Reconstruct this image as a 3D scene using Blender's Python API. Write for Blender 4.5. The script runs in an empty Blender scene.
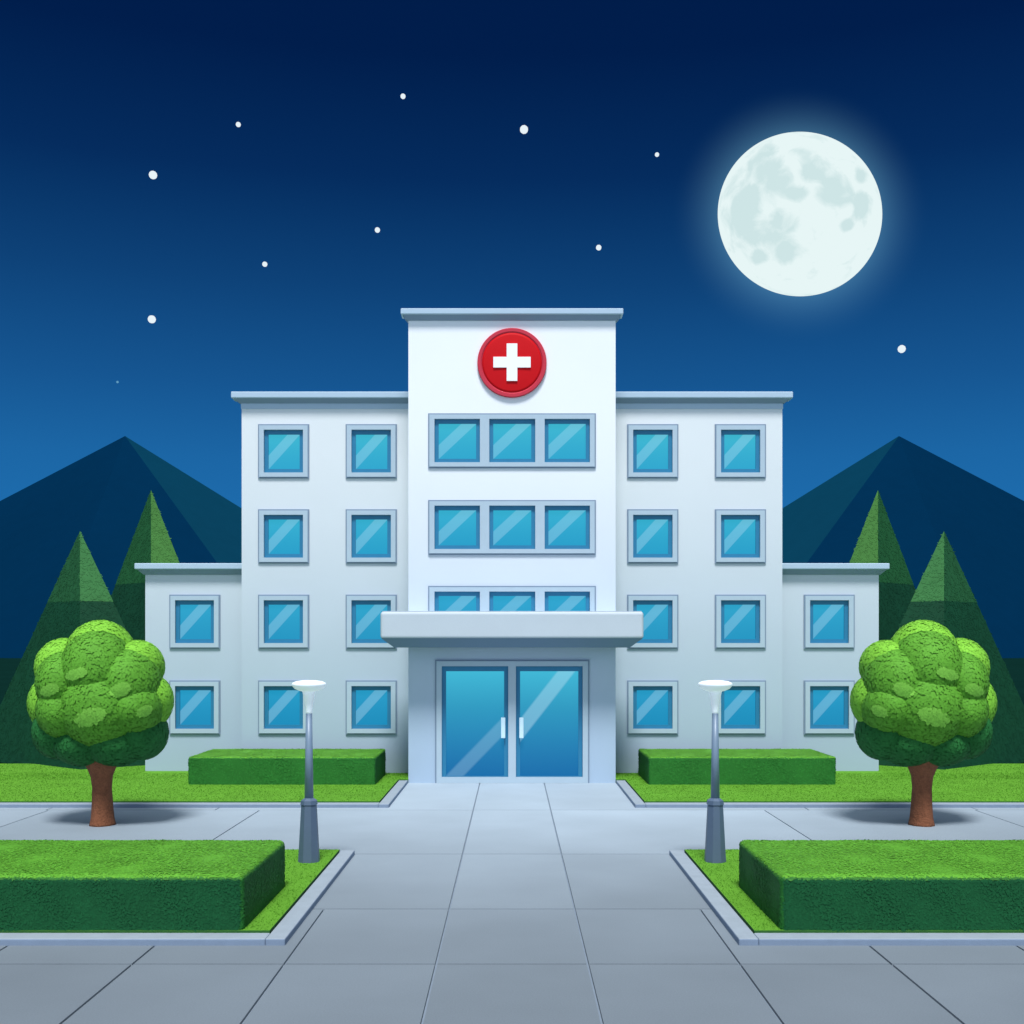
import bpy, bmesh, math, random
import numpy as np
from mathutils import Vector, Matrix
random.seed(7); rng = np.random.default_rng(7)
C = bpy.context.scene.collection
F, H, HOR = 1148.0, 4.634, 650.0        # focal length in pixels, eye height, horizon row
def X(px, d): return (px-512)*d/F
def Z(py, d): return H-(py-HOR)*d/F
def Y(d): return d-40.0

# ------------------------------------------------------------------ helpers
def lin(r, g, b):
    f = lambda c: (c/255/12.92) if c/255 <= .04045 else ((c/255+.055)/1.055)**2.4
    return (f(r), f(g), f(b), 1)
class MB:
    def __init__(s): s.v = []; s.f = []; s.m = []; s.sm = []
    def face(s, pts, m=0, smooth=False):
        n = len(s.v); s.v += [tuple(p) for p in pts]; s.f.append(tuple(range(n, n+len(pts)))); s.m.append(m); s.sm.append(smooth)
    def box(s, a, b, m=0):
        x0, y0, z0 = a; x1, y1, z1 = b
        n = len(s.v)
        s.v += [(x0,y0,z0),(x1,y0,z0),(x1,y1,z0),(x0,y1,z0),(x0,y0,z1),(x1,y0,z1),(x1,y1,z1),(x0,y1,z1)]
        for q in ((0,3,2,1),(4,5,6,7),(0,1,5,4),(1,2,6,5),(2,3,7,6),(3,0,4,7)):
            s.f.append(tuple(n+i for i in q)); s.m.append(m); s.sm.append(False)
    def hexa(s, bot, top, m=0):
        n = len(s.v); s.v += list(bot)+list(top)
        for q in ((0,3,2,1),(4,5,6,7),(0,1,5,4),(1,2,6,5),(2,3,7,6),(3,0,4,7)):
            s.f.append(tuple(n+i for i in q)); s.m.append(m); s.sm.append(False)
    def loft(s, rings, m=0, smooth=True, caps=True):
        n = len(s.v); k = len(rings[0])
        for r in rings: s.v += [tuple(p) for p in r]
        for i in range(len(rings)-1):
            for j in range(k):
                a = n+i*k+j; b = n+i*k+(j+1) % k
                s.f.append((a, b, b+k, a+k)); s.m.append(m); s.sm.append(smooth)
        if caps:
            s.f.append(tuple(n+j for j in reversed(range(k)))); s.m.append(m); s.sm.append(False)
            s.f.append(tuple(n+(len(rings)-1)*k+j for j in range(k))); s.m.append(m); s.sm.append(False)
    def build(s, name, mats, parent=None, bevel=0, seg=2):
        me = bpy.data.meshes.new(name); me.from_pydata(s.v, [], s.f); me.update()
        for m in (mats if isinstance(mats, (list, tuple)) else [mats]): me.materials.append(m)
        me.polygons.foreach_set('material_index', s.m); me.polygons.foreach_set('use_smooth', s.sm)
        if bevel:
            bm = bmesh.new(); bm.from_mesh(me)
            bmesh.ops.remove_doubles(bm, verts=bm.verts, dist=1e-5)
            ed = [e for e in bm.edges if len(e.link_faces) == 2 and e.calc_face_angle(0) > .6]
            bmesh.ops.bevel(bm, geom=ed, offset=bevel, segments=seg, affect='EDGES', profile=.5)
            bm.to_mesh(me); bm.free()
        o = bpy.data.objects.new(name, me); C.objects.link(o)
        if parent: o.parent = parent
        return o
def rr(r, n, z, x=0, y=0, rot=0, sy=1):
    return [(x+r*math.cos(rot+2*math.pi*i/n), y+sy*r*math.sin(rot+2*math.pi*i/n), z) for i in range(n)]
def tag(o, label=None, cat=None, group=None, kind=None):
    if label: o['label'] = label
    if cat: o['category'] = cat
    if group: o['group'] = group
    if kind: o['kind'] = kind
    return o
def empty(name, loc, label, cat, group=None):
    o = bpy.data.objects.new(name, None); C.objects.link(o); o.location = loc; o.empty_display_size = .3
    return tag(o, label, cat, group)
def copy_tree(o, parent=None):
    c = o.copy(); C.objects.link(c); c.parent = parent
    for ch in list(o.children): copy_tree(ch, c)
    return c

# ------------------------------------------------------------------ materials
def newmat(name):
    m = bpy.data.materials.new(name); m.use_nodes = True
    nt = m.node_tree; return m, nt, nt.nodes, nt.links, nt.nodes['Principled BSDF']
def surf(name, col, rough=.7, var=.06, scale=3, fine=40, bump=.15, bumpd=.01, spec=.3, metal=0, foot_shade=0, col2=None):
    """painted / mineral surface: large soft blotches, fine grain, light bump, optional painted shading that deepens towards the ground"""
    m, nt, N, L, P = newmat(name)
    tc = N.new('ShaderNodeTexCoord')
    geo = N.new('ShaderNodeNewGeometry')
    n1 = N.new('ShaderNodeTexNoise'); n1.inputs['Scale'].default_value = scale; n1.inputs['Detail'].default_value = 4
    n2 = N.new('ShaderNodeTexNoise'); n2.inputs['Scale'].default_value = fine; n2.inputs['Detail'].default_value = 3
    L.new(geo.outputs['Position'], n1.inputs['Vector']); L.new(geo.outputs['Position'], n2.inputs['Vector'])
    add = N.new('ShaderNodeMath'); add.operation = 'ADD'; L.new(n1.outputs['Fac'], add.inputs[0]); L.new(n2.outputs['Fac'], add.inputs[1])
    mr = N.new('ShaderNodeMapRange'); mr.inputs['From Min'].default_value = .6; mr.inputs['From Max'].default_value = 1.4
    mr.inputs['To Min'].default_value = 1-var; mr.inputs['To Max'].default_value = 1+var
    L.new(add.outputs[0], mr.inputs['Value'])
    mul = N.new('ShaderNodeVectorMath'); mul.operation = 'SCALE'; mul.inputs[0].default_value = col[:3]
    L.new(mr.outputs[0], mul.inputs['Scale'])
    out = mul.outputs[0]
    if foot_shade:  # wall shading painted into the base colour, deepest at the foot
        sp = N.new('ShaderNodeSeparateXYZ'); L.new(geo.outputs['Position'], sp.inputs[0])
        r = N.new('ShaderNodeMapRange'); r.interpolation_type = 'SMOOTHSTEP'; r.inputs['From Min'].default_value = 0; r.inputs['From Max'].default_value = 14
        r.inputs['To Min'].default_value = 1; r.inputs['To Max'].default_value = 0
        L.new(sp.outputs['Z'], r.inputs['Value'])
        mx = N.new('ShaderNodeMix'); mx.data_type = 'RGBA'; mx.blend_type = 'MULTIPLY'
        mx.inputs['B'].default_value = (1-foot_shade*1.24, 1-foot_shade*.96, 1-foot_shade*.64, 1)
        L.new(r.outputs[0], mx.inputs['Factor']); L.new(out, mx.inputs['A']); out = mx.outputs['Result']
    L.new(out, P.inputs['Base Color'])
    P.inputs['Roughness'].default_value = rough; P.inputs['Specular IOR Level'].default_value = spec; P.inputs['Metallic'].default_value = metal
    if bump:
        b = N.new('ShaderNodeBump'); b.inputs['Strength'].default_value = bump; b.inputs['Distance'].default_value = bumpd
        L.new(n2.outputs['Fac'], b.inputs['Height']); L.new(b.outputs[0], P.inputs['Normal'])
    return m
M = {}
M['tower'] = surf('tower_render', (.855,.87,.87), .75, .02, .5, 30, .1, foot_shade=.44)
M['wing'] = surf('wing_render', (.73,.76,.76), .75, .025, .5, 30, .1, foot_shade=.38)
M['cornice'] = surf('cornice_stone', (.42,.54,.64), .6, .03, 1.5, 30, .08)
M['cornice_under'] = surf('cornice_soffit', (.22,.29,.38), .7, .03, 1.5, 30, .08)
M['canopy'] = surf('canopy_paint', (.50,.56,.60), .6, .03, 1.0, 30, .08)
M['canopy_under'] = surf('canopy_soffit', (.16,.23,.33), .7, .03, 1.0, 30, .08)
M['frame'] = surf('window_frame_paint', (.42,.525,.60), .5, .03, 3, 60, 0)
M['frame_edge'] = surf('window_frame_edge', (.20,.27,.36), .5, .03, 3, 60, 0)
M['sash'] = surf('sash_blue', (.025,.19,.34), .4, .05, 3, 60, 0)
M['kerb'] = surf('kerb_stone', (.29,.34,.385), .8, .10, 4, 60, .3)
M['kerb_shade'] = surf('kerb_stone_shade', (.20,.26,.35), .8, .10, 4, 60, .3)
M['joint'] = surf('paving_joint', (.19,.235,.29), .95, .1, 5, 60, .2)
M['turf_edge'] = surf('turf_edge', (.03,.13,.025), .95, .2, 8, 60, .4, .02)
M['lamp_base'] = surf('lamp_base_paint', (.085,.125,.19), .45, .06, 6, 80, .05, spec=.5)
M['lamp_pole'] = surf('lamp_pole_paint', (.17,.24,.33), .4, .05, 6, 80, .05, spec=.5)
M['steel'] = surf('handle_steel', (.62,.82,.90), .3, .02, 6, 80, 0, spec=.6)
M['red_rim'] = surf('sign_rim', (.56,.035,.06), .5, .03, 3, 60, 0, spec=.2)
M['red'] = surf('sign_red', (.58,.004,.008), .55, .04, 3, 60, 0, spec=.12)
M['cross'] = surf('sign_white', (.92,.92,.92), .5, .01, 3, 60, 0)
M['bark'] = surf('bark', (.23,.085,.04), .9, .30, 7, 22, .7, .05)
M['earth'] = surf('far_ground', (.003,.020,.016), 1, .2, .05, 1, 0, spec=0)
M['mount_dark'] = surf('mountain_shaded', (.0006,.019,.052), 1, .05, .01, .1, 0, spec=0)
M['mount_light'] = surf('mountain_lit', (.0022,.036,.068), 1, .05, .01, .1, 0, spec=0)  # bright and shaded flanks of one mountain, light put into the colours

# paving: each slab has its own tint (colour attribute), speckle and a light bump
def attr_mat(name, rough=.7, var=.12, fine=60, bump=.2, spec=.25, trans=0, large=.35, lvar=.1):
    m, nt, N, L, P = newmat(name)
    at = N.new('ShaderNodeAttribute'); at.attribute_name = 'tint'
    geo = N.new('ShaderNodeNewGeometry')
    n2 = N.new('ShaderNodeTexNoise'); n2.inputs['Scale'].default_value = fine; n2.inputs['Detail'].default_value = 5
    n1 = N.new('ShaderNodeTexNoise'); n1.inputs['Scale'].default_value = large; n1.inputs['Detail'].default_value = 4
    L.new(geo.outputs['Position'], n2.inputs['Vector']); L.new(geo.outputs['Position'], n1.inputs['Vector'])
    r1 = N.new('ShaderNodeMapRange'); r1.inputs['From Min'].default_value = .3; r1.inputs['From Max'].default_value = .7
    r1.inputs['To Min'].default_value = 1-var; r1.inputs['To Max'].default_value = 1+var; L.new(n2.outputs['Fac'], r1.inputs['Value'])
    r2 = N.new('ShaderNodeMapRange'); r2.inputs['From Min'].default_value = .3; r2.inputs['From Max'].default_value = .7
    r2.inputs['To Min'].default_value = 1-lvar; r2.inputs['To Max'].default_value = 1+lvar; L.new(n1.outputs['Fac'], r2.inputs['Value'])
    mm = N.new('ShaderNodeMath'); mm.operation = 'MULTIPLY'; L.new(r1.outputs[0], mm.inputs[0]); L.new(r2.outputs[0], mm.inputs[1])
    sc = N.new('ShaderNodeVectorMath'); sc.operation = 'SCALE'; L.new(at.outputs['Color'], sc.inputs[0]); L.new(mm.outputs[0], sc.inputs['Scale'])
    L.new(sc.outputs[0], P.inputs['Base Color'])
    P.inputs['Roughness'].default_value = rough; P.inputs['Specular IOR Level'].default_value = spec
    if bump:
        b = N.new('ShaderNodeBump'); b.inputs['Strength'].default_value = bump; b.inputs['Distance'].default_value = .01
        L.new(n2.outputs['Fac'], b.inputs['Height']); L.new(b.outputs[0], P.inputs['Normal'])
    return m
M['slab'] = attr_mat('paving_slab', .75, .07, 45, .2, .25, lvar=.06)
M['leaf'] = attr_mat('leaves', .7, .06, 20, 0, .15, lvar=.08, large=1.2)
M['lawn'] = attr_mat('lawn_turf', .95, .14, 30, .4, .05, lvar=.08, large=.8)

def glass(name, top, bot, band, emit, z_axis=True):
    """coloured glass lit from inside; band = (c0, c1, gain) painted reflection streak running diagonally (pane UV)"""
    m, nt, N, L, P = newmat(name)
    uv = N.new('ShaderNodeUVMap'); uv.uv_map = 'pane'
    sp = N.new('ShaderNodeSeparateXYZ'); L.new(uv.outputs[0], sp.inputs[0])
    mx = N.new('ShaderNodeMix'); mx.data_type = 'RGBA'; mx.inputs['A'].default_value = bot; mx.inputs['B'].default_value = top
    pv = N.new('ShaderNodeMath'); pv.operation = 'POWER'; pv.inputs[1].default_value = 1.35; pv.use_clamp = True
    L.new(sp.outputs['Y'], pv.inputs[0]); L.new(pv.outputs[0], mx.inputs['Factor'])
    out = mx.outputs['Result']
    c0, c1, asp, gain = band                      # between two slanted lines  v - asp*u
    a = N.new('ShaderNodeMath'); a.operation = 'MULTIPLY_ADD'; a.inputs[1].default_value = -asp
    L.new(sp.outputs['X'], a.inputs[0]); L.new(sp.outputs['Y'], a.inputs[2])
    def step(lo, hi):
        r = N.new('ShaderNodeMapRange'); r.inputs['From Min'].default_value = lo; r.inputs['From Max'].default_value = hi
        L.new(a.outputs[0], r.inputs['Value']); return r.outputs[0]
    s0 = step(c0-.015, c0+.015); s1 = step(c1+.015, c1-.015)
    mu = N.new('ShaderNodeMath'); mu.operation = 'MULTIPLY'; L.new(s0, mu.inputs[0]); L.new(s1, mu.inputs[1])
    fl = N.new('ShaderNodeMix'); fl.data_type = 'RGBA'; fl.inputs['B'].default_value = (.50,.86,1,1)  # pale streak: a reflection painted into the glass colour
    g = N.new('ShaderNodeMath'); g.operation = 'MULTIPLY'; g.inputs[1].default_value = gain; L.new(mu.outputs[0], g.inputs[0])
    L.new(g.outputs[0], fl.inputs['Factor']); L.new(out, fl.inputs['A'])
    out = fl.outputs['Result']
    P.inputs['Base Color'].default_value = (.01,.05,.08,1); L.new(out, P.inputs['Emission Color']); P.inputs['Emission Strength'].default_value = emit
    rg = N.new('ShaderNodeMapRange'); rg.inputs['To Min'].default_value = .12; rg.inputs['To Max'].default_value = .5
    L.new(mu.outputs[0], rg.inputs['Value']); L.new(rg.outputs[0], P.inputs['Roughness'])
    P.inputs['Specular IOR Level'].default_value = .08
    return m
GT = [((.04,.44,.57,1),(.02,.34,.53,1)), ((.03,.40,.57,1),(.012,.30,.50,1)), ((.02,.34,.54,1),(.01,.26,.46,1)), ((.015,.30,.52,1),(.006,.225,.43,1))]
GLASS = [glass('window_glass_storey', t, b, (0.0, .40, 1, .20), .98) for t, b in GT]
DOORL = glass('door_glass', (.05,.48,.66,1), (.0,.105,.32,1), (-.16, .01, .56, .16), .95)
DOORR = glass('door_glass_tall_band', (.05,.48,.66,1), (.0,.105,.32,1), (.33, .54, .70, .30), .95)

def add_uv(o, x0, x1, z0, z1):
    me = o.data; uv = me.uv_layers.new(name='pane')
    for l in me.loops:
        v = me.vertices[l.vertex_index].co
        uv.data[l.index].uv = ((v.x-x0)/(x1-x0), (v.z-z0)/(z1-z0))

# ------------------------------------------------------------------ world, light, camera
MOON_D = 1500.0
moon_c = Vector((X(800, MOON_D), Y(MOON_D), Z(214, MOON_D)))
cam_loc = Vector((0, -40, H))
w = bpy.data.worlds.new('World'); bpy.context.scene.world = w; w.use_nodes = True
nt = w.node_tree; N = nt.nodes; L = nt.links; bg = N['Background']
tc = N.new('ShaderNodeTexCoord'); sp = N.new('ShaderNodeSeparateXYZ'); L.new(tc.outputs['Generated'], sp.inputs[0])
cr = N.new('ShaderNodeValToRGB'); L.new(sp.outputs['Z'], cr.inputs['Fac'])
E = cr.color_ramp.elements
stops = [(0.0,(34,122,190)),(.08,(31,112,178)),(.16,(28,102,165)),(.22,(22,86,146)),(.30,(14,66,120)),(.38,(5,44,94)),(.46,(1,30,76)),(.60,(1,26,70)),(.72,(30,60,105)),(.86,(190,204,222)),(1,(228,236,246))]  # pale stops near the zenith are added overhead fill light
E[0].position = 0; E[0].color = lin(*stops[0][1]); E[1].position = 1; E[1].color = lin(*stops[-1][1])
for p, c in stops[1:-1]:
    e = E.new(p); e.color = lin(*c)
# moonlit haze around the moon
dirm = (moon_c-cam_loc).normalized()
my = N.new('ShaderNodeMath'); my.operation = 'MAXIMUM'; my.inputs[1].default_value = .05; L.new(sp.outputs['Y'], my.inputs[0])
cx_ = N.new('ShaderNodeCombineXYZ')
for c_ in 'XYZ': L.new(my.outputs[0], cx_.inputs[c_])
dv = N.new('ShaderNodeVectorMath'); dv.operation = 'DIVIDE'; L.new(tc.outputs['Generated'], dv.inputs[0]); L.new(cx_.outputs[0], dv.inputs[1])
ac = N.new('ShaderNodeVectorMath'); ac.operation = 'DISTANCE'; L.new(dv.outputs[0], ac.inputs[0]); ac.inputs[1].default_value = tuple(dirm/dirm.y)
ra = 82/F
gm = N.new('ShaderNodeMapRange'); gm.inputs['From Min'].default_value = ra*1.0; gm.inputs['From Max'].default_value = ra*1.6
gm.inputs['To Min'].default_value = 1; gm.inputs['To Max'].default_value = 0; L.new(ac.outputs['Value'], gm.inputs['Value'])
pw = N.new('ShaderNodeMath'); pw.operation = 'POWER'; pw.inputs[1].default_value = 2.2; L.new(gm.outputs[0], pw.inputs[0])
gl = N.new('ShaderNodeVectorMath'); gl.operation = 'SCALE'; gl.inputs[0].default_value = (.035,.095,.125); L.new(pw.outputs[0], gl.inputs['Scale'])
# added pale fill light behind the viewer, no real source there
bk = N.new('ShaderNodeMapRange'); bk.interpolation_type = 'SMOOTHSTEP'; bk.inputs['From Min'].default_value = -.35; bk.inputs['From Max'].default_value = -.95
bk.inputs['To Min'].default_value = 0; bk.inputs['To Max'].default_value = 1; L.new(sp.outputs['Y'], bk.inputs['Value'])
bs = N.new('ShaderNodeVectorMath'); bs.operation = 'SCALE'; bs.inputs[0].default_value = (.68,.75,.82); L.new(bk.outputs[0], bs.inputs['Scale'])
a1 = N.new('ShaderNodeVectorMath'); a1.operation = 'ADD'; L.new(cr.outputs['Color'], a1.inputs[0]); L.new(gl.outputs[0], a1.inputs[1])
a2 = N.new('ShaderNodeVectorMath'); a2.operation = 'ADD'; L.new(a1.outputs[0], a2.inputs[0]); L.new(bs.outputs[0], a2.inputs[1])
L.new(a2.outputs[0], bg.inputs['Color']); bg.inputs['Strength'].default_value = 1

sl = bpy.data.lights.new('moonlight', 'SUN'); sl.energy = 4.2; sl.angle = math.radians(14); sl.color = (.97,.985,1)
so = bpy.data.objects.new('moonlight', sl); C.objects.link(so); so.rotation_euler = (math.radians(90-62), 0, 0)

cd = bpy.data.cameras.new('camera'); cam = bpy.data.objects.new('camera', cd); C.objects.link(cam)
cam.location = cam_loc; cam.rotation_euler = (math.radians(90), 0, 0)
cd.sensor_width = 36; cd.lens = 36*F/1024; cd.shift_y = (HOR-512)/1024; cd.clip_end = 8000; cd.clip_start = .1
bpy.context.scene.camera = cam
sc_ = bpy.context.scene
sc_.view_settings.view_transform = 'Standard'; sc_.view_settings.look = 'None'; sc_.view_settings.exposure = 0

# ------------------------------------------------------------------ ground, paving, kerbs, lawns
def tint(o, cols):
    a = o.data.attributes.new('tint', 'FLOAT_COLOR', 'FACE')
    a.data.foreach_set('color', np.asarray(cols, dtype=np.float32).ravel())
g = MB(); g.box((-3000,-60,-.5), (3000,3500,-.08)); tag(g.build('ground', M['earth']), kind='structure')
g = MB(); g.box((-40,-38,-.08), (40,Y(44),-.035)); tag(g.build('paving_bed', M['joint']), kind='structure')
rows = [(44,33.25),(33.25,26.08),(26.08,20.54),(20.54,16.94),(16.94,13.4),(13.4,9.5),(9.5,5)]
colsx = [[1.12,8.6,13.5,20,27,34],[1.12,7.3,13.4,20,27,34],[1.12,8,14,20,27,34],[1.12,3.36,5.6,7.9,12,20,27,34],[1.12,3.36,5.6,7.9,12,20,34],[1.12,3.36,5.6,7.9,12,20,34],[1.12,3.36,5.6,7.9,12,20,34]]
p = MB(); tc_ = []
for (d1, d0), cs in zip(rows, colsx):
    xs = [-c for c in reversed(cs)]+cs
    for a, b in zip(xs, xs[1:]):
        k = .011; ky = .026 if d1 > 24 else .018
        p.hexa([(a+k,Y(d0)+ky,-.06),(b-k,Y(d0)+ky,-.06),(b-k,Y(d1)-ky,-.06),(a+k,Y(d1)-ky,-.06)],
               [(a+k+.008,Y(d0)+ky+.008,0),(b-k-.008,Y(d0)+ky+.008,0),(b-k-.008,Y(d1)-ky-.008,0),(a+k+.008,Y(d1)-ky-.008,0)])
        v = random.uniform(.95, 1.05); tc_ += [v]*6
po = p.build('paving', M['slab'])
def slab_tone(x, y):      # paler towards the entrance, darker out to the sides
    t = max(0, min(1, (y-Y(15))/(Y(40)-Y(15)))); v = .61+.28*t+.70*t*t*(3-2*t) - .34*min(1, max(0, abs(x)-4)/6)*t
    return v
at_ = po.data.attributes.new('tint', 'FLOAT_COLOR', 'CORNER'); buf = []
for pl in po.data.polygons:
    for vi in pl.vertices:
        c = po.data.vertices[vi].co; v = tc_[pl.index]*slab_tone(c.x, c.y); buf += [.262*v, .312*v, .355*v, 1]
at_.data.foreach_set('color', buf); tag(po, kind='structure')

def dark_sides(o):      # upright faces get a darker stone colour, shade painted in
    for pl in o.data.polygons: pl.material_index = 1 if abs(pl.normal.z) < .5 else 0
KZ, LZ = .105, .135
GRASS = (.112,.295,.028)
blades = []
def rect(x0, x1, d0, d1): blades.append((x0, x1, d0, d1))
for s in (-1, 1):
    def sx(a): return s*a
    def bx(mb, xa, xb, da, db, z0, z1, m=0):
        x0, x1 = sorted((s*xa, s*xb)); mb.box((x0, Y(da), z0), (x1, Y(db), z1), m)
    # rear bed: kerb along the front and along the path
    k = MB(); bx(k, 3.62, 3.93, 33.72, 39.9, -.03, KZ); bx(k, 3.932, 34, 33.72, 34.12, -.03, KZ-.001)
    dark_sides(tag(k.build('kerb', [M['kerb'], M['kerb_shade']], bevel=.02), kind='structure'))
    k = MB(); bx(k, 3.95, 34, 34.14, 39.9, -.03, LZ); bx(k, 3.62, 34, 39.92, 44.5, -.03, LZ-.001); bx(k, 13.5, 60, 44.51, 45.5, -.03, LZ-.002)
    # front bed
    k2 = MB(); bx(k2, 3.56, 3.87, 18.0, 26.0, -.03, KZ); bx(k2, 3.872, 14, 18.0, 18.4, -.03, KZ-.001)
    dark_sides(tag(k2.build('kerb', [M['kerb'], M['kerb_shade']], bevel=.02), kind='structure'))
    bx(k, 3.89, 14, 18.42, 25.9, -.03, LZ)
    for i in range(len(k.f)):
        if k.f[i] and not all(k.v[j][2] > 0 for j in k.f[i]): k.m[i] = 1
    lo = k.build('lawn', [M['lawn'], M['turf_edge']]); tint(lo, [GRASS+(1,)]*len(k.f)); tag(lo, kind='structure')
    for r in ((3.96,21,34.15,39.9,8000),(3.7,21,39.9,42,3500),(3.9,10.5,18.43,25.9,9000),(13.6,20,40,45.4,2000)): blades.append((s,)+r)
# short grass blades
bv = []; bf = []; bc = []
for s, xa, xb, da, db, n in blades:
    far = (da > 30)
    for i in range(n*3):
        x = s*random.uniform(xa, xb); y = Y(random.uniform(da, db)); h = random.uniform(.012,.03); wd = .009 if not far else .016
        an = random.uniform(0, math.pi); dx = math.cos(an)*wd; dy = math.sin(an)*wd
        n0 = len(bv); lx = random.uniform(-.03,.03); ly = random.uniform(-.03,.03)
        bv += [(x-dx,y-dy,LZ-.003),(x+dx,y+dy,LZ-.003),(x+lx,y+ly,LZ+h)]; bf.append((n0,n0+1,n0+2))
        v = random.uniform(.9,1.15); bc.append((GRASS[0]*v,GRASS[1]*v,GRASS[2]*v,1))
me = bpy.data.meshes.new('grass'); me.from_pydata(bv, [], bf); me.materials.append(M['lawn'])
go = bpy.data.objects.new('grass', me); C.objects.link(go); tint(go, bc)
tag(go, 'short bright green grass growing on the raised beds', 'grass', kind='stuff')

# ------------------------------------------------------------------ hospital building
hb = empty('hospital_building', (0,0,0), 'white four storey hospital with tall central tower, stepped wings and cyan windows', 'hospital')
DT, DW, DS = 40.0, 42.0, 42.7
REV = .16
def wall_block(name, x0, x1, z1, d, depth, holes, mat):
    """box whose front wall has real openings with reveals"""
    b = MB(); y = Y(d)
    xs = sorted({x0, x1, *[h[0] for h in holes], *[h[1] for h in holes]})
    zs = sorted({-.03, z1, *[h[2] for h in holes], *[h[3] for h in holes]})
    for i in range(len(xs)-1):
        for j in range(len(zs)-1):
            cx = (xs[i]+xs[i+1])/2; cz = (zs[j]+zs[j+1])/2
            if any(h[0] < cx < h[1] and h[2] < cz < h[3] for h in holes): continue
            b.face([(xs[i],y,zs[j]),(xs[i+1],y,zs[j]),(xs[i+1],y,zs[j+1]),(xs[i],y,zs[j+1])])
    for a, c, e, f in holes:
        b.face([(a,y,e),(a,y,f),(a,y+REV+.1,f),(a,y+REV+.1,e)]); b.face([(c,y,f),(c,y,e),(c,y+REV+.1,e),(c,y+REV+.1,f)])
        b.face([(a,y,f),(c,y,f),(c,y+REV+.1,f),(a,y+REV+.1,f)]); b.face([(c,y,e),(a,y,e),(a,y+REV+.1,e),(c,y+REV+.1,e)])
    yb = y+depth
    b.face([(x0,yb,-.03),(x0,y,-.03),(x0,y,z1),(x0,yb,z1)]); b.face([(x1,y,-.03),(x1,yb,-.03),(x1,yb,z1),(x1,y,z1)])
    b.face([(x1,yb,-.03),(x0,yb,-.03),(x0,yb,z1),(x1,yb,z1)]); b.face([(x0,y,z1),(x1,y,z1),(x1,yb,z1),(x0,yb,z1)])
    return b.build(name, mat, hb)
def cornice(parent, x0, x1, ztop, zmid, zbot, d, depth, ov, left=True, right=True):
    """projecting flat cap with a splayed soffit below"""
    y = Y(d); yb = y+depth
    xa = x0-ov if left else x0; xb = x1+ov if right else x1
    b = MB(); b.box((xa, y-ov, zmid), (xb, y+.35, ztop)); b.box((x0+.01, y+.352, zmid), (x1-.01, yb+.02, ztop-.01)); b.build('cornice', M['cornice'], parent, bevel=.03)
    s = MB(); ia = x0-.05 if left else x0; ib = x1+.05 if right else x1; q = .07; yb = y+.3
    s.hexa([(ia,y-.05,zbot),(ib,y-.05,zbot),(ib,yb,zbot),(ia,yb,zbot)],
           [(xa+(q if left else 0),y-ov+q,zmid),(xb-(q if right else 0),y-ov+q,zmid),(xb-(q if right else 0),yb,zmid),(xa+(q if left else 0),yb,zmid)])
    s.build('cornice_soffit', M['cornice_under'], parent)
def ring(b, x0, x1, z0, z1, ix0, ix1, iz0, iz1, ya, yb, m=0):
    b.box((x0,ya,iz1), (x1,yb,z1), m); b.box((x0,ya,z0), (x1,yb,iz0), m)
    b.box((x0,ya,iz0), (ix0,yb,iz1), m); b.box((ix1,ya,iz0), (x1,yb,iz1), m)
def window(px0, px1, py0, py1, d, panes, row):
    """frame part, with a blue sash ring and a glass pane for each light"""
    s = d/F; y = Y(d); x0, x1, z0, z1 = X(px0,d), X(px1,d), Z(py1,d), Z(py0,d)
    b = MB(); e = 1.3*s
    ring(b, x0, x1, z0, z1, x0+e, x1-e, z0+e, z1-e, y-.05, y+.02, 1)
    ys = [Z(py1-5.6,d), Z(py0+5.6,d)]
    b.box((x0+e,y-.085,ys[1]), (x1-e,y+.04,z1-e)); b.box((x0+e,y-.085,z0+e), (x1-e,y+.04,ys[0]))
    edges = [x0+e]+[v for a, c in panes for v in (X(a,d), X(c,d))]+[x1-e]
    for i in range(0, len(edges), 2): b.box((edges[i],y-.085,ys[0]), (edges[i+1],y+.04,ys[1]))
    w = b.build('window', [M['frame'], M['frame_edge']], hb)
    for a, c in panes:
        xa, xb = X(a,d), X(c,d); t = 3.9*s
        r = MB(); ring(r, xa+.003, xb-.003, ys[0]+.003, ys[1]-.003, xa+t, xb-t, ys[0]+t, ys[1]-t*1.1, y+.03, y+.12)
        r.build('sash', M['sash'], w)
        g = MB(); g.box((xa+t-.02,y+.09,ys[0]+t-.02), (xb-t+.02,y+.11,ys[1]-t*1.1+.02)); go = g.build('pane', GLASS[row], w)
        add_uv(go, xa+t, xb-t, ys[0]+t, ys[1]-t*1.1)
    return w
ROWY = [424.4, 509.4, 594.7, 680.4]
def win_hole(px0, px1, py0, py1, d): return (X(px0,d)+.1, X(px1,d)-.1, Z(py1,d)+.1, Z(py0,d)-.1)
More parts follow.
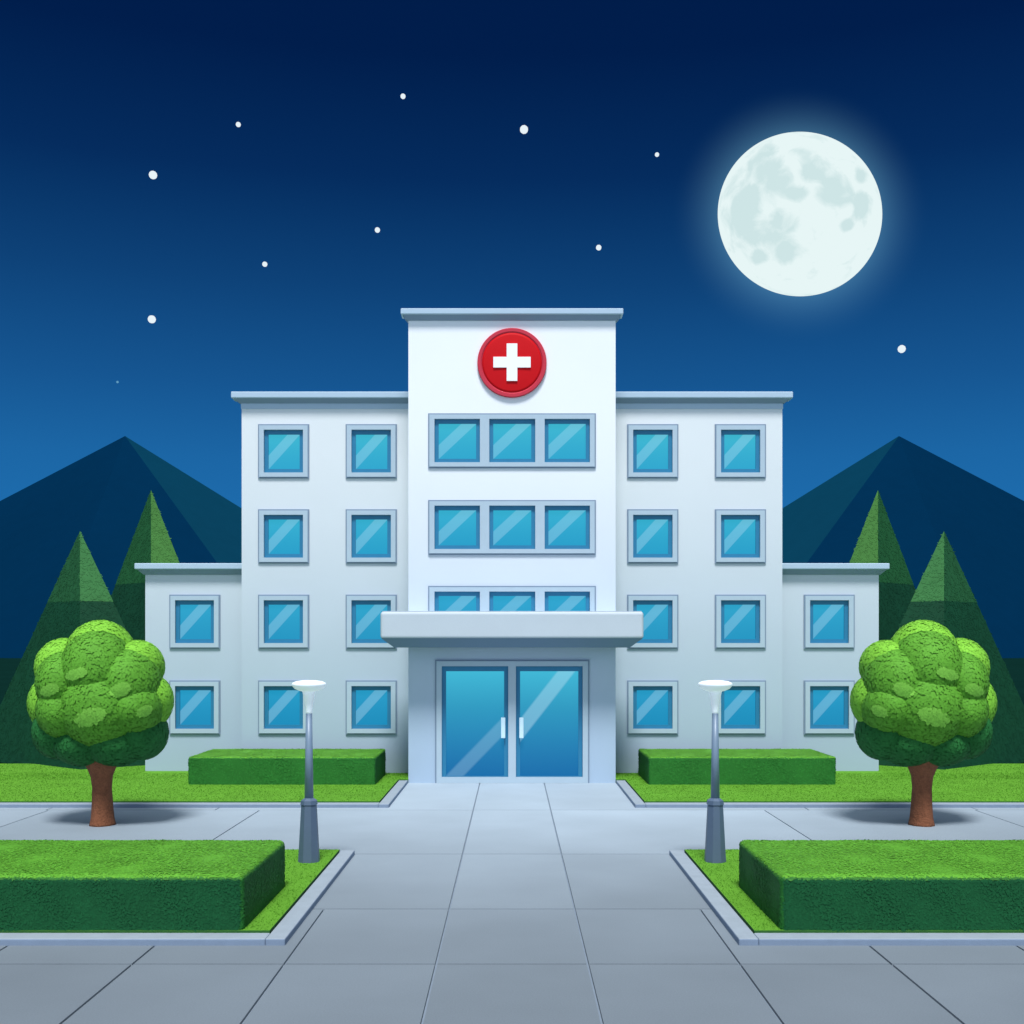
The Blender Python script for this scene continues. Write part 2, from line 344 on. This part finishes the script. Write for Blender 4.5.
# tower with three rows of triple windows and the doorway
TROW = [413.6, 500.2, 586.0]
th = [win_hole(428.2,595.8,y,y+54.6,DT) for y in TROW]
door_hole = (X(441,DT), X(583,DT), -.02, Z(664,DT))
tx = X(615.6, DT)
ztt = Z(317, DT)
tw = wall_block('tower_wall', -tx, tx, ztt, DT, 12, th+[door_hole], M['tower'])
cornice(tw, -tx, tx, Z(307.6,39.7), Z(313.6,39.7), Z(319.8,39.9), DT, 12, .25)
for i, y in enumerate(TROW): window(428.2, 595.8, y, y+54.6, DT, [(434.6,480),(489.3,535.2),(544.6,589.8)], i)
for s in (-1, 1):
    def m2(a, b): return (a, b) if s < 0 else (1024-b, 1024-a)
    ww = [m2(258.3,309.3), m2(345.8,397)]
    holes = [win_hole(a, b, y, y+54, DW) for a, b in ww for y in ROWY]
    xe = 9.89; xa, xb = sorted((s*xe, s*(tx-.02)))
    wl = wall_block('wing_wall', xa, xb, Z(401,DW), DW, 10, holes, M['wing'])
    xa2, xb2 = sorted((s*xe, s*(tx+.004)))
    cornice(wl, xa2, xb2, Z(391,DW-.38), Z(397.4,DW-.38), Z(403,DW-.1), DW, 10, .32, left=s < 0, right=s > 0)
    f = MB(); xf0, xf1 = sorted((s*(xe+.02), s*(tx+.004))); f.box((xf0,Y(DW)-.03,Z(409,DW)), (xf1,Y(DW)+.1,Z(403,DW)-.004)); f.build('cornice_shade', M['cornice'], wl)  # darker strip stands in for the shade under the cornice
    for a, b in ww:
        for r, y in enumerate(ROWY): window(a, b, y, y+54, DW, [(a+5.9, b-5.9)], r)
    a, b = m2(169.7, 220.4)
    holes = [win_hole(a, b, y, y+54, DS) for y in ROWY[2:]]
    xo = 13.64; xa, xb = sorted((s*xo, s*(xe-.02)))
    sl_ = wall_block('side_wing_wall', xa, xb, Z(573,DS), DS, 8, holes, M['wing'])
    xa2, xb2 = sorted((s*xo, s*(xe+.004)))
    cornice(sl_, xa2, xb2, Z(563,DS-.38), Z(569,DS-.38), Z(574.5,DS-.1), DS, 8, .31, left=s < 0, right=s > 0)
    for r, y in ((2, ROWY[2]), (3, ROWY[3])): window(a, b, y, y+54, DS, [(a+5.9, b-5.9)], r)
# entrance canopy: rounded slab with splayed soffit
DC = 38.45
cx = X(643.8, DC); zt, zb = Z(611.6,DC), Z(638.8,DC)
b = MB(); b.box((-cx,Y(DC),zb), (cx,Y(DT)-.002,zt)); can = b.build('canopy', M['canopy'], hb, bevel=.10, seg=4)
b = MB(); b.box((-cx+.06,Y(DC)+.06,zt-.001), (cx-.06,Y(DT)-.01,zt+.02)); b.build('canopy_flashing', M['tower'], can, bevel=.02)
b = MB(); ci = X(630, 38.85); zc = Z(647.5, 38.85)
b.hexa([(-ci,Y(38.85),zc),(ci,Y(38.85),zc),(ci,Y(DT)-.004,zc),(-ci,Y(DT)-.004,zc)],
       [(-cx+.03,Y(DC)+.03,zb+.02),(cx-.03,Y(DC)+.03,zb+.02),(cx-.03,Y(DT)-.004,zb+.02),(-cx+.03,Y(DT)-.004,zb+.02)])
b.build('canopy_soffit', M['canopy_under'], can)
# door frame and two glazed leaves
y = Y(DT); b = MB(); s = DT/F
x0, x1, z1 = X(435.2,DT), X(589.2,DT), Z(659.8,DT); e = 1.4*s
b.box((x0,y-.05,0.002), (x0+e,y+.02,z1), 1); b.box((x1-e,y-.05,0.002), (x1,y+.02,z1), 1); b.box((x0+e,y-.05,z1-e), (x1-e,y+.02,z1), 1)
gx = [X(441.8,DT), X(508.3,DT), X(515.9,DT), X(582.6,DT)]; gz0, gz1 = Z(777,DT), Z(666.2,DT)
b.box((x0+e,y-.08,gz1), (x1-e,y+.06,z1-e)); b.box((x0+e,y-.08,0.004), (x1-e,y+.06,gz0))
for a, c in ((x0+e,gx[0]),(gx[1],gx[2]),(gx[3],x1-e)): b.box((a,y-.08,gz0), (c,y+.06,gz1))
b.build('door_frame', [M['frame'], M['frame_edge']], hb)
for i, (a, c) in enumerate(((gx[0],gx[1]),(gx[2],gx[3]))):
    r = MB(); t = 4.2*s; ring(r, a+.003, c-.003, gz0+.003, gz1-.003, a+t, c-t, gz0+.03, gz1-t*1.2, y+.03, y+.12)
    dl = r.build('door', M['sash'], hb)
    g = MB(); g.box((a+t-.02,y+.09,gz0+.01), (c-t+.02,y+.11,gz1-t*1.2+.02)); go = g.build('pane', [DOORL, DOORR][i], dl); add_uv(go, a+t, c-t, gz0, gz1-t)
    hx = X(503.2,DT) if i == 0 else X(521.4,DT); h0, h1 = Z(738,DT), Z(717.4,DT)
    g = MB(); g.box((hx-.075,y-.12,h0), (hx+.075,y-.06,h1)); g.box((hx-.03,y-.061,h0+.05), (hx+.03,y+.1,h0+.12)); g.box((hx-.03,y-.061,h1-.12), (hx+.03,y+.1,h1-.05))
    g.build('handle', M['steel'], dl, bevel=.015)
# red round sign with white cross
scx, scz, R = 0, Z(363.3,DT), 34.6*DT/F
sg = empty('hospital_sign', (scx, Y(DT), scz), 'round red sign with a white cross high on the tower', 'sign')
def disc_y(r0, profile, n=72):
    return [[(r*math.cos(2*math.pi*i/n), yy, r*math.sin(2*math.pi*i/n)) for i in range(n)] for r, yy in profile]
b = MB(); b.loft(list(reversed(disc_y(0, [(R,-.002),(R,-.10),(R*.985,-.125),(R*.90,-.125),(R*.865,-.09)]))), smooth=False, caps=True); b.build('rim', M['red_rim'], sg)
b = MB(); b.loft(list(reversed(disc_y(0, [(R*.862,-.06),(R*.862,-.10),(R*.80,-.112),(R*.3,-.13)]))), smooth=True, caps=True); b.build('disc', M['red'], sg)
b = MB(); A, B = 18.6*DT/F, 5.3*DT/F
pts = [(-B,-A),(B,-A),(B,-B),(A,-B),(A,B),(B,B),(B,A),(-B,A),(-B,B),(-A,B),(-A,-B),(-B,-B)]
fr = [(x,-.17,z) for x, z in pts]; bkp = [(x,-.09,z) for x, z in pts]
b.face([fr[i] for i in (0,1,2,3,4,5,6,7,8,9,10,11)])
for i in range(12): j = (i+1) % 12; b.face([bkp[i], bkp[j], fr[j], fr[i]])
b.build('cross', M['cross'], sg)

# ------------------------------------------------------------------ leaves
def leaf_mesh(name, core, pts, nrm, size, cols, corecols, parent=None, jitter=.35, aspect=.55):
    """core: MB; pts/nrm arrays of leaf places; each leaf a small pointed quad lying close to the surface"""
    n = len(pts); nr = nrm+rng.normal(0, jitter, (n,3)); nr /= np.linalg.norm(nr, axis=1)[:,None]
    t = rng.normal(0, 1, (n,3)); t -= (t*nr).sum(1)[:,None]*nr; t /= np.linalg.norm(t, axis=1)[:,None]; b2 = np.cross(nr, t)
    sz = (size*rng.uniform(.7,1.3,n))[:,None]
    q = np.stack([pts-t*sz, pts+b2*sz*aspect, pts+t*sz, pts-b2*sz*aspect], 1).reshape(-1,3)
    nv = len(core.v); vs = list(core.v)+[tuple(v) for v in q]
    fs = list(core.f)+[tuple(nv+4*i+k for k in range(4)) for i in range(n)]
    me = bpy.data.meshes.new(name); me.from_pydata(vs, [], fs); me.materials.append(M['leaf'])
    me.polygons.foreach_set('use_smooth', core.sm+[False]*n)
    o = bpy.data.objects.new(name, me); C.objects.link(o)
    tint(o, list(corecols)+[tuple(c) for c in cols])
    if parent: o.parent = parent
    return o
TOP = np.array((.105,.33,.026)); SIDE = np.array((.020,.155,.030)); INNER = np.array((.022,.15,.026))  # hedge light put into leaf colour: bright tops, dark sides
def make_hedge(name, x0, x1, d0, d1, z0, z1, dens, size, rad, side, inner_sign, label):
    y0, y1 = Y(d0), Y(d1)
    bm = bmesh.new(); bmesh.ops.create_cube(bm, size=1)
    for v in bm.verts: v.co = Vector(((v.co.x+.5)*(x1-x0)+x0, (v.co.y+.5)*(y1-y0)+y0, (v.co.z+.5)*(z1-z0)+z0))
    bmesh.ops.bevel(bm, geom=[e for e in bm.edges if max(v.co.z for v in e.verts) > z0+.01], offset=rad, segments=5, affect='EDGES', profile=.5)
    bm.faces.ensure_lookup_table(); bm.normal_update()
    core = MB(); cc = []; P_ = []; N_ = []; K_ = []
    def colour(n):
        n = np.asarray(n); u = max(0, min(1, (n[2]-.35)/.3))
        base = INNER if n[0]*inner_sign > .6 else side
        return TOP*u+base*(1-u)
    for f in bm.faces:
        core.v += [tuple(v.co) for v in f.verts]; k = len(f.verts); n0 = len(core.v)-k
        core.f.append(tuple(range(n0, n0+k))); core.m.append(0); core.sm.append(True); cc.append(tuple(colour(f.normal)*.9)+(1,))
        if f.normal.z < -.5: continue
        vs = [v.co for v in f.verts]
        for i in range(1, k-1):
            a, b, c = vs[0], vs[i], vs[i+1]; ar = (b-a).cross(c-a).length/2
            m = rng.poisson(ar*dens)
            if not m: continue
            u = rng.random((m,2)); fl = u.sum(1) > 1; u[fl] = 1-u[fl]
            pt = np.array(a)+u[:,:1]*np.array(b-a)+u[:,1:]*np.array(c-a)
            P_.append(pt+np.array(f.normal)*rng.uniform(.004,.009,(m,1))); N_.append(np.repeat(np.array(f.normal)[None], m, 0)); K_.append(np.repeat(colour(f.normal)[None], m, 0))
    bm.free()
    P_ = np.concatenate(P_); N_ = np.concatenate(N_); K_ = np.concatenate(K_)
    # gentle unevenness of the clipping
    off = .005*np.sin(P_[:,0]*2.3+1)*np.sin(P_[:,1]*2.9)+.003*np.sin(P_[:,0]*6.1+P_[:,2]*5)
    P_ = P_+N_*off[:,None]
    v = rng.uniform(.94,1.06,(len(P_),1)); hue = rng.normal(0,.025,(len(P_),1))
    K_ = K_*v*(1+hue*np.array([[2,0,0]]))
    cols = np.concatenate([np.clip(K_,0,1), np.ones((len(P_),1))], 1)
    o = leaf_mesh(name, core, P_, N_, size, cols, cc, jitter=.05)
    return tag(o, label, 'hedge', 'clipped box hedges flanking the paved forecourt')
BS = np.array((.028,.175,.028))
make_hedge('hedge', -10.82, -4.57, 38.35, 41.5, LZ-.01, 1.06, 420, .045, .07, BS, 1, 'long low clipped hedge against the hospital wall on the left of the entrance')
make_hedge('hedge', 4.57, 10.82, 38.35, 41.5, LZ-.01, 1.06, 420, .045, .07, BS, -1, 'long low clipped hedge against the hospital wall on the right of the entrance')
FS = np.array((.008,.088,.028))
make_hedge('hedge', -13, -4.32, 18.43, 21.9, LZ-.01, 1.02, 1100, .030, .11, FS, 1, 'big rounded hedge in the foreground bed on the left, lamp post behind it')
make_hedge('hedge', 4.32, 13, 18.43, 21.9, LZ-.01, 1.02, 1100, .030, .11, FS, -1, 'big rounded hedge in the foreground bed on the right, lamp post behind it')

# ------------------------------------------------------------------ round trees
def make_tree(label):
    d = 30.4; s = d/F
    root = empty('round_tree', (0,0,0), label, 'tree', 'round trees at the ends of the forecourt')
    # trunk: flared foot, waist, and spreading limbs at the top
    b = MB(); n = 20; rings = []
    for z, r in ((-.02,.345),(.06,.325),(.2,.295),(.55,.265),(1.0,.245),(1.3,.28),(1.5,.36),(1.68,.46),(1.9,.56)):
        rings.append([((r*(1+.05*math.sin(3*a+z*2)+.025*math.sin(7*a-z))*math.cos(a)), (r*(1+.05*math.sin(3*a+z*2))*math.sin(a)), z) for a in [2*math.pi*i/n for i in range(n)]])
    b.loft(rings); 
    for ang, tilt, ln in ((.3,.55,1.5),(2.6,.6,1.5),(4.2,.5,1.3),(5.5,.5,1.4),(1.4,.4,1.6)):
        rg = []
        for k in range(6):
            q = k/5; r = .17*(1-q*.75); c = Vector((math.cos(ang)*math.sin(tilt)*q*ln+math.cos(ang)*.15, math.sin(ang)*math.sin(tilt)*q*ln+math.sin(ang)*.15, 1.55+math.cos(tilt)*q*ln))
            rg.append(rr(r, 10, c.z, c.x, c.y))
        b.loft(rg)
    b.build('trunk', M['bark'], root)
    # crown: overlapping masses of leaves (x, depth offset, z in pixels from the trunk axis; radius; shade)
    P0 = np.array((.11,.33,.030)); HI = np.array((.21,.52,.045)); LO = np.array((.022,.15,.034))  # crown light painted per lobe: pale rim, dark lower masses
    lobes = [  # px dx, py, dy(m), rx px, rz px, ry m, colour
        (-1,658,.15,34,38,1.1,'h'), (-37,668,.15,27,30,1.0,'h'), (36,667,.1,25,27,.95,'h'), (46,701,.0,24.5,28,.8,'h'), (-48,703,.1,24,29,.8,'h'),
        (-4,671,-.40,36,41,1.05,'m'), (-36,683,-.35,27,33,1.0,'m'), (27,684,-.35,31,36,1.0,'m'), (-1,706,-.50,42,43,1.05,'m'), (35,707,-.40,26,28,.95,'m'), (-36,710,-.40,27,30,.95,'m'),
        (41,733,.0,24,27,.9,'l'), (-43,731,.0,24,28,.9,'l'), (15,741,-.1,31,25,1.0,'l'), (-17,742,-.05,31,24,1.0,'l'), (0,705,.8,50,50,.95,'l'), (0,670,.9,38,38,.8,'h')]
    core = MB(); cc = []; P_ = []; N_ = []; K_ = []
    L_ = []
    for dx, py, dy, rx, rz, ry, k in lobes:
        sd = (d+dy)/F
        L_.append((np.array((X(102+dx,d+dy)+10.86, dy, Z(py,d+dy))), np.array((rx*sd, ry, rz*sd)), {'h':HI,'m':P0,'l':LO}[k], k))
    for i, (c, r, col, kind) in enumerate(L_):
        bm = bmesh.new(); bmesh.ops.create_icosphere(bm, subdivisions=3, radius=.985)
        n0 = len(core.v)
        core.v += [tuple(c+r*np.array(v.co)) for v in bm.verts]
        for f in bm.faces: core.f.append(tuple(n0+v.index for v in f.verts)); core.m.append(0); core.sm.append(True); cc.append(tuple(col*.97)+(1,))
        bm.free()
        area = 4*math.pi*((r[0]*r[1])**1.6/3+(r[0]*r[2])**1.6/3+(r[1]*r[2])**1.6/3)**(1/1.6)
        m = int(area*520); u = rng.normal(0,1,(m,3)); u /= np.linalg.norm(u, axis=1)[:,None]
        pt = c+u*r*rng.uniform(.992,1.008,(m,1)); nr = u/r; nr /= np.linalg.norm(nr, axis=1)[:,None]
        keep = np.ones(m, bool)
        for j, (c2, r2, _, _) in enumerate(L_):
            if j != i: keep &= (((pt-c2)/r2)**2).sum(1) > .93
        pt, nr, m = pt[keep], nr[keep], keep.sum()
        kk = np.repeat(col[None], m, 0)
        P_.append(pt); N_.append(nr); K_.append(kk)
    # highlights painted as patches of paler leaves
    for dx, py, rx, rz in ((-25,674,10,4.5),(18,690,10,6),(-12,717,15,8.5),(42,711,7,4.5),(-52,690,8,5)):
        m = 260; a = rng.uniform(0,2*math.pi,m); q = np.sqrt(rng.random(m))
        px = 102+dx+q*rx*np.cos(a); pz = py+q*rz*np.sin(a)-.25*q*rx*np.cos(a)
        D3 = np.stack([(px-512)/F, np.ones(m), (HOR-pz)/F], 1); O3 = np.array((10.86, -d, H))
        best = np.full(m, 1e9); nn = np.zeros((m,3))
        for c, r, col, kind in L_:
            o_ = (O3-c)/r; d_ = D3/r; A_ = (d_**2).sum(1); B_ = (d_*o_).sum(1); C_ = (o_**2).sum()-1
            di = B_**2-A_*C_; ok = di > 0; t = (-B_-np.sqrt(np.clip(di,0,None)))/A_; better = ok & (t < best)
            best[better] = t[better]; nn[better] = ((O3+D3*t[:,None]-c)/r**2)[better]
        ok = best < 1e8; nn = nn[ok]; nn /= np.linalg.norm(nn, axis=1)[:,None]
        pt = (O3+D3*best[:,None])[ok]+nn*.03
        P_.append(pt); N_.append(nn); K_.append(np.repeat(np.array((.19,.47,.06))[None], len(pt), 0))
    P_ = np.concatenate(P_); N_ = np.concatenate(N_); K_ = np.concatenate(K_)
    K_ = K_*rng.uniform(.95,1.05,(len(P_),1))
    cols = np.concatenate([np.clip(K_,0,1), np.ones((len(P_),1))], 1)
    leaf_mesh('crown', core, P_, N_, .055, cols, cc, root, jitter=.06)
    return root
t1 = make_tree('round leafy tree with brown trunk on the paving at the left edge'); t1.location = (-10.86, Y(30.4), 0)
t2 = copy_tree(t1); t2.location = (10.86, Y(30.4), 0); t2.scale = (-1,1,1)
t2['label'] = 'round leafy tree with brown trunk on the paving at the right edge'

# ------------------------------------------------------------------ conifers
def conifer(px, top_py, split_py, base_py, d, w_split, w_base, s, lit, dark, low, label):
    root = empty('conifer_tree', (X(px,d), Y(d), 0), label, 'tree', 'pointed conifers behind the side wings')
    root.rotation_euler.z = -s*math.atan(abs(px-512)/F)
    k = d/F; z2 = Z(top_py,d); z1 = Z(split_py,d); z0 = .02
    # ridge towards the viewer; the flank turned to the building faces the light
    def base(w, z, r=1.0):
        p = [(-w,.75*w),(-.0*w,-1.0*w),(w,-.65*w),(.75*w,.9*w)]
        if s > 0: p = [(-x,y) for x,y in reversed(p)]
        return [(x,y,z) for x,y in p]
    core = MB(); cc = []; P_=[]; N_=[]; K_=[]
    def tier(w, zb, zt, cols):
        bs = base(w, zb); ap = (0,0,zt)
        for i in range(4):
            j = (i+1) % 4; a, b, c = map(np.array, (bs[i], bs[j], ap))
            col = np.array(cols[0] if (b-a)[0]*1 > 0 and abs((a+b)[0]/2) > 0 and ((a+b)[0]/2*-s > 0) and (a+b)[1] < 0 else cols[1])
            core.face([tuple(a),tuple(b),tuple(c)]); cc.append(tuple(col)+(1,))
            n = np.cross(b-a, c-a); ar = np.linalg.norm(n)/2; n = n/(2*ar)
            m = int(ar*90); u = rng.random((m,2)); fl = u.sum(1) > 1; u[fl] = 1-u[fl]
            P_.append(a+u[:,:1]*(b-a)+u[:,1:]*(c-a)+n*.01); N_.append(np.repeat(n[None],m,0)); K_.append(np.repeat(col[None],m,0))
        core.face(list(reversed(bs))); cc.append(tuple(cols[1])+(1,))
    tier(w_split*k, z1, z2, (lit, dark))
    w0 = w_split*k*(z2-z0)/(z2-z1)*.995; top_ = base(w_split*k*.995, z1); bot_ = base(w0, z0)
    for i in range(4):
        j = (i+1) % 4; a, b, c, e = map(np.array, (bot_[i], bot_[j], top_[j], top_[i]))
        core.face([tuple(a),tuple(b),tuple(c),tuple(e)]); cc.append(tuple(low)+(1,))
        for p0, p1, p2 in ((a,b,c),(a,c,e)):
            n = np.cross(p1-p0, p2-p0); ar = np.linalg.norm(n)/2; n = n/(2*ar); m = int(ar*90)
            u = rng.random((m,2)); fl = u.sum(1) > 1; u[fl] = 1-u[fl]
            P_.append(p0+u[:,:1]*(p1-p0)+u[:,1:]*(p2-p0)+n*.01); N_.append(np.repeat(n[None],m,0)); K_.append(np.repeat(np.array(low)[None],m,0))
    P = np.concatenate(P_); Nn = np.concatenate(N_); K = np.concatenate(K_)*rng.uniform(.95,1.06,(sum(len(q) for q in P_),1))
    leaf_mesh('crown', core, P, Nn, .085, np.concatenate([K, np.ones((len(K),1))],1), cc, root, jitter=.06, aspect=.3)
    b = MB(); b.loft([rr(.32,12,-.05), rr(.26,12,1.1), rr(.2,12,2)]); b.build('trunk', M['bark'], root)
for s in (-1, 1):
    side = 'left' if s < 0 else 'right'
    q = lambda px: px if s < 0 else 1024-px
    lit, dark, low = (.058,.19,.040), (.014,.09,.028), (.005,.050,.022)  # lit and shaded flanks painted into the needle colours
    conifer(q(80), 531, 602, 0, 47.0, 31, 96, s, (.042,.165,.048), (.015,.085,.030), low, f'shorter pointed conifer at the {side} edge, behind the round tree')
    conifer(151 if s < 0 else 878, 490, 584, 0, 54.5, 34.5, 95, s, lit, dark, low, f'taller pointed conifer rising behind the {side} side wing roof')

# ------------------------------------------------------------------ mountains
def mountain(s):
    d = 900.0; q = lambda px: X(px if s < 0 else 1024-px, d)
    dx = lambda px, dd: X(px if s < 0 else 1024-px, dd)
    pk = (q(125), Y(d), Z(436,d))
    Zb = -5
    A = (dx(-310, 900), Y(900), Zb); Bf = (dx(292, 700), Y(700), Zb); Cr = (dx(490, 900), Y(900), Zb); Fl = (dx(40, 640), Y(640), Zb); D = (pk[0], Y(1300), Zb)
    b = MB()
    def tri(*p, m=0): b.face(p if s < 0 else tuple(reversed(p)), m)
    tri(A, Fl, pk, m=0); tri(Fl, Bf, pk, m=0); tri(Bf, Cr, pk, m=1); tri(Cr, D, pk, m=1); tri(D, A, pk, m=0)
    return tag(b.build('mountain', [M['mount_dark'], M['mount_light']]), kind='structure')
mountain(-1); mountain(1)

# ------------------------------------------------------------------ street lamps
lampm, nt, N, L, P = newmat('lamp_diffuser'); P.inputs['Base Color'].default_value = (.8,.87,.92,1); P.inputs['Roughness'].default_value = .4
P.inputs['Emission Color'].default_value = (.85,.95,1,1); P.inputs['Emission Strength'].default_value = .25
root = empty('street_lamp', (0,0,0), 'grey lamp post with white disc head on the left bed beside the path', 'street lamp', 'lamp posts with white disc heads')
D = 24.44; k = D/F   # stands on the turf
zz = lambda py: (862-py)*k
b = MB(); b.loft([rr(11.2*k,8,-.02,rot=.39), rr(10.6*k,8,zz(855),rot=.39), rr(7.8*k,8,zz(803),rot=.39)], smooth=False); b.loft([rr(8.8*k,8,zz(805),rot=.39), rr(8.2*k,8,zz(801),rot=.39), rr(4.6*k,8,zz(798.5),rot=.39)], smooth=False); b.build('base', M['lamp_base'], root)
b = MB(); b.loft([rr(4.5*k,16,zz(801)), rr(3.2*k,16,zz(714))]); b.build('pole', M['lamp_pole'], root)
b = MB(); b.loft([rr(3.0*k,20,zz(714.5)), rr(3.3*k,20,zz(712)), rr(5.8*k,20,zz(696)), rr(6.8*k,20,zz(691.5))]); b.build('diffuser', lampm, root)
b = MB(); b.loft([rr(r*k,40,zz(py)) for r, py in ((6.8,692),(9,691.6),(14.2,689.4),(16.6,686.6),(17.2,685),(16.4,683.4),(13,681.9),(7,681),(1,680.8))]); b.build('lamp_shade', lampm, root)
root.location = (X(309,D), Y(D), LZ)
r2 = copy_tree(root); r2.location = (X(715.2,D), Y(D), LZ); r2['label'] = 'grey lamp post with white disc head on the right bed beside the path'

# ------------------------------------------------------------------ moon and stars
m, nt, N, L, P = newmat('moon_surface')
tc = N.new('ShaderNodeTexCoord'); mp = N.new('ShaderNodeMapping'); L.new(tc.outputs['Object'], mp.inputs['Vector'])
mp.inputs['Location'].default_value = (3.1, 0, .7)
n1 = N.new('ShaderNodeTexNoise'); n1.inputs['Scale'].default_value = 3.2; n1.inputs['Detail'].default_value = 5; n1.inputs['Roughness'].default_value = .55; n1.inputs['Distortion'].default_value = .5
L.new(mp.outputs[0], n1.inputs['Vector'])
def blob(cx, cz, rx, rz):
    mm = N.new('ShaderNodeMapping'); mm.vector_type = 'TEXTURE'; mm.inputs['Location'].default_value = (cx,0,cz); mm.inputs['Scale'].default_value = (rx,1e3,rz); L.new(tc.outputs['Object'], mm.inputs['Vector'])
    ln = N.new('ShaderNodeVectorMath'); ln.operation = 'LENGTH'; L.new(mm.outputs[0], ln.inputs[0])
    r = N.new('ShaderNodeMapRange'); r.inputs['From Min'].default_value = 1.5; r.inputs['From Max'].default_value = .3; L.new(ln.outputs['Value'], r.inputs['Value']); return r.outputs[0]
acc = None
for bb in ((-.40,.45,.28,.27),(-.72,-.05,.22,.38),(-.30,-.22,.22,.22),(-.20,-.45,.13,.16),(.15,.48,.20,.16),(.40,.27,.22,.20),(.72,.45,.08,.11),(.75,.08,.10,.2),(-.05,.25,.14,.10),(.56,-.16,.08,.07),(-.50,-.52,.1,.09),(-.55,.22,.25,.2),(-.55,-.3,.25,.12)):
    o_ = blob(*bb)
    if acc is None: acc = o_
    else:
        mxn = N.new('ShaderNodeMath'); mxn.operation = 'MAXIMUM'; L.new(acc, mxn.inputs[0]); L.new(o_, mxn.inputs[1]); acc = mxn.outputs[0]
ad = N.new('ShaderNodeMath'); ad.operation = 'MULTIPLY_ADD'; ad.inputs[1].default_value = 2.6; L.new(n1.outputs['Fac'], ad.inputs[0]); L.new(acc, ad.inputs[2])
st = N.new('ShaderNodeMapRange'); st.inputs['From Min'].default_value = 1.45; st.inputs['From Max'].default_value = 2.05; L.new(ad.outputs[0], st.inputs['Value'])
mx = N.new('ShaderNodeMix'); mx.data_type = 'RGBA'; mx.inputs['A'].default_value = lin(231,246,246); mx.inputs['B'].default_value = lin(206,229,230); L.new(st.outputs[0], mx.inputs['Factor'])
em = N.new('ShaderNodeEmission'); L.new(mx.outputs['Result'], em.inputs['Color']); L.new(em.outputs[0], N['Material Output'].inputs['Surface'])
bm = bmesh.new(); bmesh.ops.create_uvsphere(bm, u_segments=96, v_segments=64, radius=1)
for f in bm.faces: f.smooth = True
me = bpy.data.meshes.new('moon'); bm.to_mesh(me); bm.free(); me.materials.append(m)
mo = bpy.data.objects.new('moon', me); C.objects.link(mo); mo.location = moon_c; rm = 82.3*MOON_D/F; mo.scale = (rm, rm*.06, rm)
tag(mo, 'large pale full moon with grey patches in the night sky', 'moon')
sm, nt, N, L, P = newmat('star_light'); em = N.new('ShaderNodeEmission'); em.inputs['Color'].default_value = (.85,.95,1,1); em.inputs['Strength'].default_value = .95; L.new(em.outputs[0], N['Material Output'].inputs['Surface'])
sm2, nt, N, L, P = newmat('faint_star_light'); em = N.new('ShaderNodeEmission'); em.inputs['Color'].default_value = (.15,.42,.65,1); em.inputs['Strength'].default_value = .8; L.new(em.outputs[0], N['Material Output'].inputs['Surface'])
stars = [(153,175,4.1,'large bright star at the upper left of the sky'),(238.3,124.5,2.5,'small star between the upper left bright star and the top centre'),
 (403,96.3,2.6,'topmost small star, above the left wing'),(524,129.5,4.2,'large bright star high above the red cross sign'),
 (657,154.6,2.2,'tiny star just left of the moon'),(377.4,230,2.7,'small star above and left of the tower roof'),
 (264.8,264.2,2.6,'small star above the left wing roof, nearer the left'),(598.7,247.6,2.8,'small star above the right corner of the tower'),
 (151.8,319.3,4.0,'large bright star above the left mountain'),(901.7,349,4.0,'large bright star below the moon, above the right mountain'),
 (117.5,382,1.2,'faintest star, just over the left mountain peak')]
proto = None
for px, py, r, lab in stars:
    if r < 2: mesh = None
    bm = bmesh.new(); bmesh.ops.create_icosphere(bm, subdivisions=2, radius=r*1400/F)
    me = bpy.data.meshes.new('star'); bm.to_mesh(me); bm.free(); me.materials.append(sm if r > 2 else sm2)
    o = bpy.data.objects.new('star', me); C.objects.link(o); o.location = (X(px,1400), Y(1400), Z(py,1400)); tag(o, lab, 'star', 'stars in the night sky')
